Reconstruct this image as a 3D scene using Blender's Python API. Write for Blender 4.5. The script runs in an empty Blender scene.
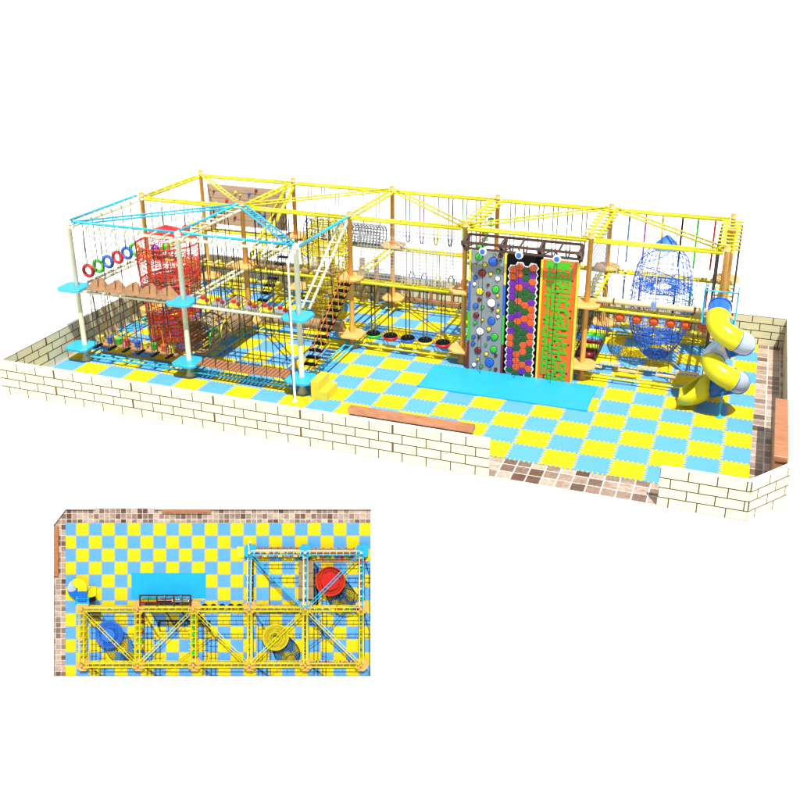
import bpy, math, random
from mathutils import Vector, Matrix
random.seed(7)
S = bpy.context.scene
C = S.collection
R = math.radians

# ------------------------------------------------------------------ camera
yaw, pit, roll = -0.332127, 0.391806, 0.003857
fw = Vector((math.sin(yaw)*math.cos(pit), math.cos(yaw)*math.cos(pit), -math.sin(pit)))
r0 = Vector((math.cos(yaw), -math.sin(yaw), 0)); u0 = r0.cross(fw)
rv = r0*math.cos(roll) + u0*math.sin(roll); uv = -r0*math.sin(roll) + u0*math.cos(roll)
CP = Vector((22.6394, -23.4567, 13.7152))
cam = bpy.data.objects.new('camera', bpy.data.cameras.new('camera')); C.objects.link(cam)
M = Matrix((rv, uv, -fw)).transposed().to_4x4(); M.translation = CP
cam.matrix_world = M
cam.data.sensor_width = 36; cam.data.lens = 36*975.6/800
cam.data.shift_x = -19.763/800; cam.data.shift_y = -46.5/800
cam.data.clip_end = 5000
S.camera = cam
# ------------------------------------------------------------------ light
w = bpy.data.worlds.new('World'); S.world = w; w.use_nodes = True
bg = w.node_tree.nodes['Background']; bg.inputs[0].default_value = (1, 1, 1, 1); bg.inputs[1].default_value = 0.52
sd = bpy.data.lights.new('sun', 'SUN'); sd.energy = 5.0; sd.angle = R(0.5); sd.color = (1, .975, .93)
sun = bpy.data.objects.new('sun', sd); C.objects.link(sun)
sun.rotation_euler = Vector((-.28, .45, -1)).to_track_quat('-Z', 'Y').to_euler()
S.view_settings.view_transform = 'Standard'; S.view_settings.look = 'None'
S.view_settings.exposure = 0.66; S.view_settings.gamma = 1
S.render.resolution_x = S.render.resolution_y = 1024

# ------------------------------------------------------------------ materials
def newmat(name):
    m = bpy.data.materials.new(name); m.use_nodes = True
    return m, m.node_tree, m.node_tree.nodes['Principled BSDF']
def plain(name, col, rough=.45, noise=.12, scale=6, metal=0, bump=0.0, alpha=None, spec=.4):
    m, t, b = newmat(name); n = t.nodes; l = t.links
    b.inputs['Roughness'].default_value = rough; b.inputs['Metallic'].default_value = metal
    b.inputs['Specular IOR Level'].default_value = spec
    tc = n.new('ShaderNodeTexCoord'); nz = n.new('ShaderNodeTexNoise'); nz.inputs['Scale'].default_value = scale
    nz.inputs['Detail'].default_value = 4
    l.new(tc.outputs['Object'], nz.inputs['Vector'])
    mr = n.new('ShaderNodeMapRange'); mr.inputs[1].default_value = .3; mr.inputs[2].default_value = .7
    mr.inputs[3].default_value = 1-noise; mr.inputs[4].default_value = 1+noise
    l.new(nz.outputs[0], mr.inputs[0])
    vm = n.new('ShaderNodeVectorMath'); vm.operation = 'SCALE'; vm.inputs[0].default_value = col[:3]
    l.new(mr.outputs[0], vm.inputs['Scale']); l.new(vm.outputs[0], b.inputs['Base Color'])
    if bump:
        bp = n.new('ShaderNodeBump'); bp.inputs['Strength'].default_value = bump; bp.inputs['Distance'].default_value = .02
        l.new(nz.outputs[0], bp.inputs['Height']); l.new(bp.outputs[0], b.inputs['Normal'])
    if alpha is not None:
        b.inputs['Transmission Weight'].default_value = alpha; b.inputs['IOR'].default_value = 1.15
    return m
def wood(name, c1, c2, sc=(3, 3, 14), rough=.5):
    m, t, b = newmat(name); n = t.nodes; l = t.links
    tc = n.new('ShaderNodeTexCoord'); mp = n.new('ShaderNodeMapping'); mp.inputs['Scale'].default_value = sc
    nz = n.new('ShaderNodeTexNoise'); nz.inputs['Scale'].default_value = 1.6; nz.inputs['Detail'].default_value = 6
    nz.inputs['Distortion'].default_value = .6
    l.new(tc.outputs['Object'], mp.inputs[0]); l.new(mp.outputs[0], nz.inputs[0])
    r = n.new('ShaderNodeValToRGB'); r.color_ramp.elements[0].position = .3; r.color_ramp.elements[1].position = .7
    r.color_ramp.elements[0].color = (*c1, 1); r.color_ramp.elements[1].color = (*c2, 1)
    l.new(nz.outputs[0], r.inputs[0]); l.new(r.outputs[0], b.inputs['Base Color'])
    b.inputs['Roughness'].default_value = rough
    return m
YEL = (.53, .46, .010); MY = (.58, .45, .004); MB_ = (.078, .27, .56)
mt = {}
mt['yellow'] = plain('yellow painted steel', YEL, .35, .08)
mt['cyan'] = plain('cyan painted steel', (.012, .33, .52), .35, .06)
mt['cream'] = plain('cream painted steel', (.52, .53, .36), .4, .06)
mt['cpost'] = plain('pale sage painted steel', (.58, .60, .44), .4, .06)
mt['opost'] = wood('orange brown timber post', (.50, .24, .035), (.68, .37, .08), (12, 12, 1.2))
mt['owood'] = wood('orange plywood platform', (.55, .25, .06), (.72, .37, .11), (2, 9, 2))
mt['cplat'] = plain('cyan plastic platform', (.02, .31, .53), .35, .06)
mt['rope'] = plain('black rope', (.022, .021, .02), .8, .2, 60)
mt['orope'] = plain('orange rope', (.45, .13, .02), .8, .15, 40)
mt['prope'] = plain('pale rope', (.40, .38, .34), .8, .1, 40)
mt['ply'] = wood('brown plywood', (.23, .115, .05), (.36, .19, .085), (2, 2, 6), .6)
mt['plank'] = wood('red brown planks', (.20, .075, .03), (.34, .15, .065), (6, 1.5, 6), .6)
mt['slat'] = wood('weathered tan slats', (.20, .125, .06), (.34, .23, .12), (1.5, 8, 8), .65)
mt['dark'] = wood('dark brown steel', (.03, .011, .006), (.06, .022, .011), (4, 4, 4), .5)
mt['log'] = wood('tan turned log', (.52, .36, .2), (.66, .47, .28), (1.2, 9, 9), .55)
mt['cap'] = wood('orange brown wood slab', (.25, .09, .035), (.37, .16, .07), (1.5, 9, 3), .45)
mt['brown'] = plain('brown joint filler', (.07, .028, .012), .7, .1)
mt['board'] = wood('tan climbing board', (.28, .18, .11), (.37, .25, .165), (1, 1, 7), .7)
mt['bluemat'] = plain('sky blue crash mat', (.010, .29, .56), .5, .05, 1.2)
mt['white'] = plain('white plastic', (.8, .8, .8), .4, .03)
mt['black'] = plain('black panel', (.003, .003, .003), .8, .2, spec=.08)
mt['grey'] = plain('slate grey panel', (.17, .20, .22), .5, .1, 3)
for k, c in dict(red=(.42, .01, .01), green=(.02, .38, .015), blue=(.01, .09, .45), purple=(.11, .008, .26),
                 orange=(.62, .10, .004), dgreen=(.006, .075, .012), hyellow=(.58, .48, .03), ored=(.55, .07, .01),
                 maroon=(.14, .006, .01), lblue=(.04, .25, .55), lime=(.30, .48, .01), steel=(.19, .21, .22),
                 sblue=(.11, .2, .38), spurple=(.25, .07, .38), mgreen=(.045, .33, .004)).items():
    mt[k] = plain(k+' plastic', c, .4, .06)
mt['netblue'] = plain('blue net cord', (.02, .13, .58), .6, .1, 30)
mt['netred'] = plain('red net cord', (.52, .03, .012), .6, .1, 30)
mt['netyellow'] = plain('yellow net cord', (.5, .42, .01), .6, .1, 30)
mt['netwhite'] = plain('white net cord', (.17, .19, .22), .6, .1, 30)
mt['netpale'] = plain('pale safety net cord', (.27, .28, .30), .6, .1, 30)
mt['clear'] = plain('milky clear plastic', (.62, .72, .85), .15, .05, 2, alpha=.55)
mt['syellow'] = plain('yellow slide plastic', (.50, .47, .006), .28, .05, 3)
mt['sblueslide'] = plain('blue slide plastic', (.005, .10, .46), .28, .05, 3)

def math_n(n, l, op, a, b=None):
    x = n.new('ShaderNodeMath'); x.operation = op
    for i, v in enumerate((a, b)):
        if v is None: continue
        if isinstance(v, (int, float)): x.inputs[i].default_value = v
        else: l.new(v, x.inputs[i])
    return x.outputs[0]
def mats_material():
    m, t, b = newmat('puzzle foam mats'); n = t.nodes; l = t.links
    tc = n.new('ShaderNodeTexCoord'); sp = n.new('ShaderNodeSeparateXYZ'); l.new(tc.outputs['Object'], sp.inputs[0])
    f = lambda *a: math_n(n, l, *a)
    X = f('SUBTRACT', sp.outputs[0], 22.77); X = f('DIVIDE', X, .9945); Y = f('SUBTRACT', sp.outputs[1], 2.12)
    def tri(v): return f('MULTIPLY', f('SUBTRACT', f('PINGPONG', f('MULTIPLY', v, 7.0), .5), .25), .30)
    X2 = f('ADD', X, tri(Y)); Y2 = f('ADD', Y, tri(X))
    s = f('ADD', f('FLOOR', X2), f('FLOOR', Y2)); par = f('PINGPONG', s, 1.0)
    def edge(v): return f('LESS_THAN', f('PINGPONG', v, .5), .011)
    seam = f('MAXIMUM', edge(X2), edge(Y2))
    nz = n.new('ShaderNodeTexNoise'); nz.inputs['Scale'].default_value = 1.3; l.new(tc.outputs['Object'], nz.inputs[0])
    # per tile tone
    cb = n.new('ShaderNodeCombineXYZ'); l.new(f('FLOOR', X2), cb.inputs[0]); l.new(f('FLOOR', Y2), cb.inputs[1])
    wn = n.new('ShaderNodeTexWhiteNoise'); l.new(cb.outputs[0], wn.inputs[0])
    mx = n.new('ShaderNodeMix'); mx.data_type = 'RGBA'; l.new(par, mx.inputs[0])
    mx.inputs[6].default_value = (*MY, 1); mx.inputs[7].default_value = (*MB_, 1)
    tone = f('ADD', f('MULTIPLY', wn.outputs[0], .07), f('ADD', f('MULTIPLY', nz.outputs[0], .10), .915))
    tone = f('MULTIPLY', tone, f('SUBTRACT', 1.0, f('MULTIPLY', seam, .5)))
    vm = n.new('ShaderNodeVectorMath'); vm.operation = 'SCALE'; l.new(mx.outputs[2], vm.inputs[0]); l.new(tone, vm.inputs['Scale'])
    l.new(vm.outputs[0], b.inputs['Base Color']); b.inputs['Roughness'].default_value = .75
    b.inputs['Specular IOR Level'].default_value = .2
    return m
mt['mats'] = mats_material()
def tile_material():
    m, t, b = newmat('mosaic border tiles'); n = t.nodes; l = t.links
    tc = n.new('ShaderNodeTexCoord')
    def brick(w_, h_, off, ms, c1, c2, mo, bias=0):
        k = n.new('ShaderNodeTexBrick'); k.offset = off; k.squash = 1
        k.inputs['Scale'].default_value = 1; k.inputs['Brick Width'].default_value = w_; k.inputs['Row Height'].default_value = h_
        k.inputs['Mortar Size'].default_value = ms; k.inputs['Mortar Smooth'].default_value = 0; k.inputs['Bias'].default_value = bias
        k.inputs['Color1'].default_value = (*c1, 1); k.inputs['Color2'].default_value = (*c2, 1); k.inputs['Mortar'].default_value = (*mo, 1)
        l.new(tc.outputs['Object'], k.inputs['Vector']); return k
    a = brick(.42, .42, 0, .018, (.43, .33, .265), (.085, .042, .03), (.52, .49, .46), .0)
    c = brick(.42, .14, .5, .0, (.88, .85, .82), (1.12, 1.1, 1.08), (1, 1, 1))
    nz = n.new('ShaderNodeTexNoise'); nz.inputs['Scale'].default_value = 9; l.new(tc.outputs['Object'], nz.inputs[0])
    vm = n.new('ShaderNodeVectorMath'); vm.operation = 'MULTIPLY'; l.new(a.outputs[0], vm.inputs[0]); l.new(c.outputs[0], vm.inputs[1])
    v2 = n.new('ShaderNodeVectorMath'); v2.operation = 'SCALE'; l.new(vm.outputs[0], v2.inputs[0])
    l.new(math_n(n, l, 'ADD', nz.outputs[0], .5), v2.inputs['Scale'])
    l.new(v2.outputs[0], b.inputs['Base Color']); b.inputs['Roughness'].default_value = .4
    return m
mt['tiles'] = tile_material()
def brick_material():
    m, t, b = newmat('cream brick'); n = t.nodes; l = t.links
    tc = n.new('ShaderNodeTexCoord'); sp = n.new('ShaderNodeSeparateXYZ'); l.new(tc.outputs['Object'], sp.inputs[0])
    cb = n.new('ShaderNodeCombineXYZ'); l.new(sp.outputs[0], cb.inputs[0]); l.new(sp.outputs[2], cb.inputs[1])
    k = n.new('ShaderNodeTexBrick'); k.offset = .6; k.inputs['Scale'].default_value = 1
    k.inputs['Brick Width'].default_value = .73; k.inputs['Row Height'].default_value = .2925
    k.inputs['Mortar Size'].default_value = .0165; k.inputs['Mortar Smooth'].default_value = .0
    k.inputs['Color1'].default_value = (.53, .505, .33, 1); k.inputs['Color2'].default_value = (.49, .465, .30, 1)
    k.inputs['Mortar'].default_value = (.025, .012, .006, 1); l.new(cb.outputs[0], k.inputs['Vector'])
    nz = n.new('ShaderNodeTexNoise'); nz.inputs['Scale'].default_value = 5; nz.inputs['Detail'].default_value = 5
    l.new(tc.outputs['Object'], nz.inputs[0])
    v2 = n.new('ShaderNodeVectorMath'); v2.operation = 'SCALE'; l.new(k.outputs[0], v2.inputs[0])
    l.new(math_n(n, l, 'ADD', math_n(n, l, 'MULTIPLY', nz.outputs[0], .24), .88), v2.inputs['Scale'])
    l.new(v2.outputs[0], b.inputs['Base Color']); b.inputs['Roughness'].default_value = .7
    bp = n.new('ShaderNodeBump'); bp.inputs['Strength'].default_value = .4; bp.inputs['Distance'].default_value = .01; bp.invert = True
    l.new(k.outputs['Fac'], bp.inputs['Height']); l.new(bp.outputs[0], b.inputs['Normal'])
    return m
mt['brick'] = brick_material()
mt['ground'] = plain('white studio ground', (.92, .92, .92), .9, .01, .5, spec=0)
mt['walltop'] = plain('white wall coping', (.82, .82, .8), .6, .03)

# ------------------------------------------------------------------ mesh builder
class MB:
    def __init__(s): s.v = []; s.f = []; s.mi = []; s.sm = []; s.mats = []; s.cur = 0
    def mat(s, key):
        if key not in s.mats: s.mats.append(key)
        s.cur = s.mats.index(key); return s
    def face(s, idx, smooth=False): s.f.append(idx); s.mi.append(s.cur); s.sm.append(smooth)
    def box(s, c, d, M=None):
        c = Vector(c); b = len(s.v)
        for z in (-1, 1):
            for y in (-1, 1):
                for x in (-1, 1):
                    p = Vector((x*d[0]/2, y*d[1]/2, z*d[2]/2))
                    if M: p = M @ p
                    s.v.append(c+p)
        for q in ((0, 2, 3, 1), (4, 5, 7, 6), (0, 1, 5, 4), (2, 6, 7, 3), (0, 4, 6, 2), (1, 3, 7, 5)): s.face([b+i for i in q])
        return s
    def path(s, pts, r, n=8, closed=False, caps=True, rr=None):
        pts = [Vector(p) for p in pts]; N = len(pts); b = len(s.v); prev = None
        for i, p in enumerate(pts):
            if closed: t = pts[(i+1) % N]-pts[i-1]
            else: t = pts[min(i+1, N-1)]-pts[max(i-1, 0)]
            t.normalize()
            if prev is None:
                a = Vector((0, 0, 1)) if abs(t.z) < .9 else Vector((0, 1, 0))
                e1 = t.cross(a).normalized()
            else:
                e1 = (prev - t*prev.dot(t)).normalized()
            prev = e1; e2 = t.cross(e1); q = rr[i] if rr else r
            for k in range(n):
                an = 2*math.pi*(k+.5)/n; s.v.append(p+e1*(q*math.cos(an))+e2*(q*math.sin(an)))
        sm = n > 4
        for i in range(N if closed else N-1):
            j = (i+1) % N
            for k in range(n):
                k2 = (k+1) % n; s.face([b+i*n+k, b+j*n+k, b+j*n+k2, b+i*n+k2][::-1], sm)
        if caps and not closed:
            s.face([b+k for k in range(n)][::-1][::-1]); s.face([b+(N-1)*n+k for k in range(n)][::-1])
        return s
    def tube(s, a, b, r, n=8, r2=None): return s.path([a, b], r, n, rr=[r, r2 if r2 is not None else r])
    def prism(s, poly, z0, z1, M=None, bev=0):
        M = M or Matrix(); b = len(s.v); n = len(poly)
        ctr = Vector((sum(p[0] for p in poly)/n, sum(p[1] for p in poly)/n))
        lay = [(z0, 1), (z1, 1)] if not bev else [(z0, 1), (z1-bev, 1), (z1, 0)]
        for z, k in lay:
            for p in poly:
                q = Vector(p[:2])
                if k == 0: q = q + (ctr-q).normalized()*bev
                s.v.append(M @ Vector((q.x, q.y, z)))
        L = len(lay)
        for j in range(L-1):
            for i in range(n):
                k = (i+1) % n; s.face([b+j*n+i, b+j*n+k, b+(j+1)*n+k, b+(j+1)*n+i])
        s.face([b+i for i in range(n)][::-1]); s.face([b+(L-1)*n+i for i in range(n)])
        return s
    def lathe(s, prof, c=(0, 0, 0), n=24, M=None, smooth=True):
        c = Vector(c); b = len(s.v)
        for r, z in prof:
            for k in range(n):
                a = 2*math.pi*k/n; p = Vector((r*math.cos(a), r*math.sin(a), z))
                if M: p = M @ p
                s.v.append(c+p)
        for i in range(len(prof)-1):
            for k in range(n):
                k2 = (k+1) % n; s.face([b+i*n+k, b+i*n+k2, b+(i+1)*n+k2, b+(i+1)*n+k], smooth)
        return s
    def sphere(s, c, r, n=16, m=10):
        return s.lathe([(max(r*math.sin(math.pi*i/m), 1e-4), -r*math.cos(math.pi*i/m)) for i in range(m+1)], c, n)
    def torus(s, c, R_, r, M=None, n=24, m=8):
        return s.path([Vector(c)+(M or Matrix.Identity(3)) @ Vector((R_*math.cos(2*math.pi*i/n), R_*math.sin(2*math.pi*i/n), 0)) for i in range(n)], r, m, closed=True)
    def build(s, name, key=None, parent=None, loc=None):
        me = bpy.data.meshes.new(name)
        me.from_pydata([tuple(v) for v in s.v], [], s.f)
        keys = s.mats or [key]
        for k in keys: me.materials.append(mt[k])
        me.polygons.foreach_set('material_index', s.mi if s.mats else [0]*len(s.f))
        me.polygons.foreach_set('use_smooth', s.sm)
        me.update()
        o = bpy.data.objects.new(name, me); C.objects.link(o)
        if parent: o.parent = parent
        if loc: o.location = loc
        return o
def tag(o, label=None, cat=None, group=None, kind=None):
    if label: o['label'] = label
    if cat: o['category'] = cat
    if group: o['group'] = group
    if kind: o['kind'] = kind
    return o
def thing(name, label, cat, loc=(0, 0, 0), group=None):
    o = bpy.data.objects.new(name, None); C.objects.link(o); o.location = loc; o.empty_display_size = .1
    return tag(o, label, cat, group)
def kids(o): return KID.get(o.name, [])
def dup(root, loc=None, rz=None):
    r = root.copy(); C.objects.link(r)
    if loc is not None: r.location = loc
    if rz is not None: r.rotation_euler = (0, 0, rz)
    for ch in list(root.children):
        c = ch.copy(); C.objects.link(c); c.parent = r
        for g in list(ch.children):
            d = g.copy(); C.objects.link(d); d.parent = c
    return r
ORD = ['first', 'second', 'third', 'fourth', 'fifth', 'sixth', 'seventh', 'eighth', 'ninth', 'tenth']
RX90 = Matrix.Rotation(R(90), 3, 'X'); RY90 = Matrix.Rotation(R(90), 3, 'Y')

# ------------------------------------------------------------------ the setting
XS = [0.70, 4.985, 9.27, 13.55, 17.84, 22.12]; RO = [3.30, 7.63, 11.92]
Z1, Z2, Z3, WH = 0.62, 2.83, 4.97, 1.17
g = MB(); g.v = [Vector(p) for p in ((-900, -900, 0), (900, -900, 0), (900, 1500, 0), (-900, 1500, 0))]; g.face([0, 1, 2, 3])
tag(g.build('ground', 'ground'), kind='structure')
g = MB().prism([(0, 0.02), (23.5, 0.02), (24.45, 1.2), (24.45, 13), (0, 13)], 0, .012)
tag(g.build('border_tile_floor', 'tiles'), kind='structure')
g = MB().prism([(0, 1.12), (23.57, 1.12), (23.57, 13), (0, 13)], .012, .035)
# left of the entrance the mats run up to the front wall
g.prism([(0, .06), (16.3, .06), (16.3, 1.12), (0, 1.12)], .012, .035)
tag(g.build('foam_mat_floor', 'mats'), kind='structure')
cm = MB().prism([(12.73, 4.99), (18.5, 4.99), (18.5, 6.98), (12.73, 6.98)], .036, .10, bev=.02)
tag(cm.build('crash_mat', 'bluemat'), 'plain sky blue crash mat on the floor below the climbing panels', 'crash mat')

def wall(a, b, label, th=.10, marks=True, WH=WH):
    a = Vector((*a, 0)); b = Vector((*b, 0)); L = (b-a).length; ang = math.atan2(b.y-a.y, b.x-a.x)
    t = thing('brick_wall', label, 'wall', a); t.rotation_euler = (0, 0, ang)
    m = MB().box((L/2, 0, WH/2), (L, th, WH)); m.build('brickwork', 'brick', t)
    m = MB().box((L/2, 0, WH+.012), (L, th+.02, .024)); m.build('coping', 'walltop', t)
    if marks:
        d = MB(); x = 2.19; i = 0
        while x < L-.4:
            for row in (1, 3) if i % 2 == 0 else (1, 3):
                d.box((x, 0, (row+.5)*.2925), (.06, th+.012, .285))
            x += 2.92; i += 1
        if d.v: d.build('dark_joint', 'brown', t)
    return t
wall((-.12, 0), (16.62, 0), 'long cream brick wall along the front with white top edge')
wall((21.28, 0), (23.56, 0), 'short cream brick wall at the front right of the entrance gap')
wall((23.545, -.01), (24.5, 1.25), 'angled cream brick wall cutting the front right corner', marks=False, WH=WH-.005)
wall((24.5, 1.27), (24.5, 12.95), 'right side brick wall behind the slide and wooden bench')
wall((-.12, 13.0), (24.5, 13.0), 'long back brick wall behind the rope course')
wall((-.12, .06), (-.12, 12.94), 'left side brick wall beside the pale corner post')

def bench(x0, x1, y0, y1, z0, z1, label):
    t = thing('wooden_bench', label, 'bench', ((x0+x1)/2, (y0+y1)/2, 0))
    hx, hy = (x1-x0)/2, (y1-y0)/2
    MB().prism([(-hx, -hy), (hx, -hy), (hx, hy), (-hx, hy)], z1-.16, z1, bev=.015).build('seat', 'cap', t)
    MB().prism([(-hx+.04, -hy+.04), (hx-.04, -hy+.04), (hx-.04, hy-.04), (-hx+.04, hy-.04)], z0, z1-.162).build('front_panel', 'cap', t)
bench(12.3, 16.1, .07, .33, .04, 1.40, 'long brown wooden bench behind the front wall left of the entrance')
bench(24.08, 24.44, 1.35, 5.2, .02, 1.32, 'brown wooden bench against the right side wall')

# ------------------------------------------------------------------ the frame
fr = thing('rope_course_frame', 'large yellow, cyan and cream steel frame with posts and platforms over the mats', 'climbing frame')
def octo(r, k=.42): return [(math.cos(R(22.5+45*i))*r, math.sin(R(22.5+45*i))*r) for i in range(8)]
def sqplat(h, c=.16): return [(-h+c, -h), (h-c, -h), (h, -h+c), (h, h-c), (h-c, h), (-h+c, h), (-h, h-c), (-h, -h+c)]
wp = MB().path([(0, 0, 0), (0, 0, .05), (0, 0, .22), (0, 0, 5.02)], .1, 14, rr=[.19, .15, .09, .09])
wc = MB().path([(0, 0, 5.0), (0, 0, 5.12), (0, 0, 5.16)], .12, 14, rr=[.105, .105, .07])
posts = []
def post(x, y, front):
    key = 'cpost' if front else 'opost'
    if key not in PM:
        p = wp.build('post', key, fr); c = wc.build('post_cap', 'cream' if front else 'owood', p); PM[key] = p
    else:
        p = PM[key].copy(); C.objects.link(p); p.parent = fr
        c = PM[key].children[0].copy(); C.objects.link(c); c.parent = p
    p.location = (x, y, .03)
PM = {}; PP = {}
def platform(x, y, z, front):
    key = 'cplat' if front else 'owood'
    if key not in PP:
        m = MB()
        if front: m.prism(sqplat(.46), -.09, 0, bev=.02)
        else: m.prism(sqplat(.47, .24), -.08, 0, bev=.02)
        PP[key] = m.build('platform', key, fr)
        o = PP[key]
    else:
        o = PP[key].copy(); C.objects.link(o); o.parent = fr
    o.location = (x, y, z)
for j, y in enumerate(RO):
    for i, x in enumerate(XS):
        if j == 0 and i > 2: continue
        post(x, y, j == 0)
        for z in (Z1, Z2):
            if (j == 0): platform(x-(.08 if i == 0 else 0), y-.08, z, True)
            else: platform(x, y+(-.05 if j == 1 else .05), z, False)
def V(x, y, z): return Vector((x, y, z))
def beam(a, b, keyA, keyB, w=.28, r=.05, n=7, tl=.36, tr=.022, name='beam', dz=0.0, tie=None):
    a = Vector(a); b = Vector(b); d = (b-a).normalized(); s = d.cross(Vector((0, 0, 1))).normalized()
    a = a+d*.11; b = b-d*.11
    o1 = s*(w/2); m = MB()
    m.mat(keyA).tube(a-o1+V(0, 0, dz), b-o1+V(0, 0, dz), r, 8)
    m.mat(keyB).tube(a+o1, b+o1, r, 8)
    m.mat(tie or keyB)
    for k in range(n):
        c = a+(b-a)*((k+.5)/n)+V(0, 0, r*.6+dz/2)
        m.tube(c-s*(tl/2), c+s*(tl/2), tr, 6)
    return m.build(name, None, fr)
Y = 'yellow'
for j, y in enumerate(RO):
    for i in range(5):
        a, b = XS[i], XS[i+1]
        if j == 0:
            if i > 1: continue
            beam((a, y, Z3), (b, y, Z3), 'cyan', 'cream', dz=.12, n=8, tl=.46, tr=.03)
            beam((a, y, Z2-.14), (b, y, Z2-.14), 'cream', 'cream', n=8, tl=.4)
            beam((a, y, .24), (b, y, .24), 'cyan', 'cyan', w=.26, r=.035, n=7, tr=.016, name='low_rail')
        else:
            beam((a, y, Z3), (b, y, Z3), Y, Y, n=8)
            beam((a, y, Z2-.17), (b, y, Z2-.17), Y, Y, n=8)
            beam((a, y, .22), (b, y, .22), 'cyan' if i < 2 and j == 1 else Y, Y, w=.26, r=.035, n=6, tr=.016, name='low_rail')
for i, x in enumerate(XS):
    for j in (0, 1):
        if j == 0 and i > 2: continue
        a, b = RO[j], RO[j+1]
        # top
        if j == 0:
            if i < 2: beam((x, a, Z3), (x, b, Z3), 'cyan', 'cream', dz=0.12, n=7, tl=.46, tr=.03)
            else: m = MB().tube((x-.05, a+.1, Z3+.03), (x-.05, b-.1, Z3+.03), .055); m.build('beam', 'cyan', fr)
            if i < 2: beam((x, a, Z2-.14), (x, b, Z2-.14), 'cream', 'cream', n=7, tl=.42)
            beam((x, a, .24), (x, b, .24), 'cyan', 'cyan', w=.3, r=.035, n=6, tr=.016, name='low_rail')
        else:
            big = i >= 3
            beam((x, a, Z3), (x, b, Z3), Y, Y, w=.34 if big else .26, n=9 if big else 7, tl=.72 if big else .4, tr=.035 if big else .022)
            beam((x, a, Z2-.17), (x, b, Z2-.17), Y, Y, w=.3, n=9 if big else 5, tl=.6 if big else .36, tr=.03 if big else .02)
            beam((x, a, .22), (x, b, .22), Y if i > 2 else 'cyan', Y, w=.3, r=.035, n=6, tr=.016, name='low_rail')
def diag(p, q, key, w=.2, n=14):
    beam((*p, Z3+.06), (*q, Z3+.06), key, key, w=w, r=.034, n=n, tl=w, tr=.018, name='diagonal_brace', dz=.05)
diag((XS[0], RO[0]), (XS[1], RO[1]), 'cyan'); diag((XS[1], RO[1]), (XS[2], RO[0]), 'cyan', .22, 22)
for a, b in (((1, 1), (0, 2)), ((1, 1), (2, 2)), ((2, 2), (3, 1)), ((3, 1), (4, 2)), ((4, 2), (5, 1))):
    diag((XS[a[0]], RO[a[1]]), (XS[b[0]], RO[b[1]]), Y)

def ladder(a, b, w, r, key, n, tl, label, tr=.025):
    t = thing('inclined_ladder', label, 'ladder', b)
    a = Vector(a)-Vector(b); b0 = Vector((0, 0, 0)); d = (b0-a).normalized(); s = Vector((1, 0, 0))
    for k in (-1, 1): MB().tube(a+s*(k*w/2), b0+s*(k*w/2), r, 10).build('side_rail', key, t)
    for k in range(n):
        c = a+(b0-a)*((k+.6)/n)+V(0, -.02, .05); MB().tube(c-s*(tl/2), c+s*(tl/2), tr, 8).build('rung', key, t)
ladder((XS[2], 7.1, 4.95), (XS[2]+.02, 3.75, 2.86), .26, .045, 'cream', 6, .5, 'cream inclined ladder leaning from the top beam to the cyan platform')
ladder((XS[1]+.05, 11.5, 4.9), (XS[1]+.05, 8.1, 2.86), .3, .07, Y, 7, .44, 'thick yellow inclined ladder beside the tan climbing board')

# white drop pole with its arm
t = thing('drop_pole', 'thin white vertical pole in front of the corner post by the yellow steps', 'pole', (9.32, 2.62, 0))
MB().path([(0, 0, .035), (0, 0, .06), (0, 0, 4.75)], .035, 10, rr=[.09, .035, .035]).build('pole', 'white', t)
MB().path([(0, 0, 4.73), (0, .1, 4.86), (-.04, .6, 4.95)], .04, 8).build('arm', 'cream', t)
# yellow steps
t = thing('foam_steps', 'bright yellow two-tread step block beside the front corner post', 'steps', (10.03, 3.38, .036))
for nm, x0, x1, h in (('upper_step', -.28, .0, .64), ('lower_step', .002, .3, .33)):
    MB().prism([(x0, -.42), (x1, -.42), (x1, .42), (x0, .42)], 0, h, bev=.02).build(nm, 'hyellow', t)

# ------------------------------------------------------------------ front tower
def rope(m, a, b, r=.018): return m.tube(a, b, r, 5)
COL6 = ['red', 'green', 'blue', 'red', 'blue', 'green']
for i, y in enumerate((4.02, 4.60, 5.17, 5.76, 6.34, 6.88)):
    t = thing('hanging_ring', f'{COL6[i]} plastic ring on a rope, {ORD[i]} from the pale corner post', 'ring', (.7, y, 3.16), 'rings hanging along the left side')
    MB().torus((0, 0, 0), .2, .065, RX90, 24, 10).build('ring', COL6[i], t)
    rope(MB(), (0, 0, .25), (0, 0, 1.78)).build('rope', 'rope', t)
def wedge():
    t = thing('tent_step', None, None)
    m = MB(); b = 0; hw, hd, h = .33, .26, .34
    m.v = [Vector(p) for p in ((-hw, -hd, 0), (hw, -hd, 0), (0, -hd, h), (-hw, hd, 0), (hw, hd, 0), (0, hd, h))]
    for q in ((0, 1, 2), (3, 5, 4), (0, 3, 4, 1), (0, 2, 5, 3), (1, 4, 5, 2)): m.face(list(q))
    m.build('tent_board', 'ply', t)
    for sx in (-.2, .2):
        for sy in (-.24, .24): rope(MB(), (sx, sy, .14), (sx, sy*.6, 2.12), .013).build('rope', 'rope', t)
    return t
w0 = None
for i, x in enumerate((1.58, 2.28, 2.98, 3.64, 4.32)):
    if w0 is None: w0 = wedge(); t = w0
    else: t = dup(w0)
    t.location = (x, 3.3, Z2)
    tag(t, f'brown tent-shaped plywood step on black ropes, {ORD[i]} from the left corner platform', 'step', 'tent steps on the upper front span')
f0 = None
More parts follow.
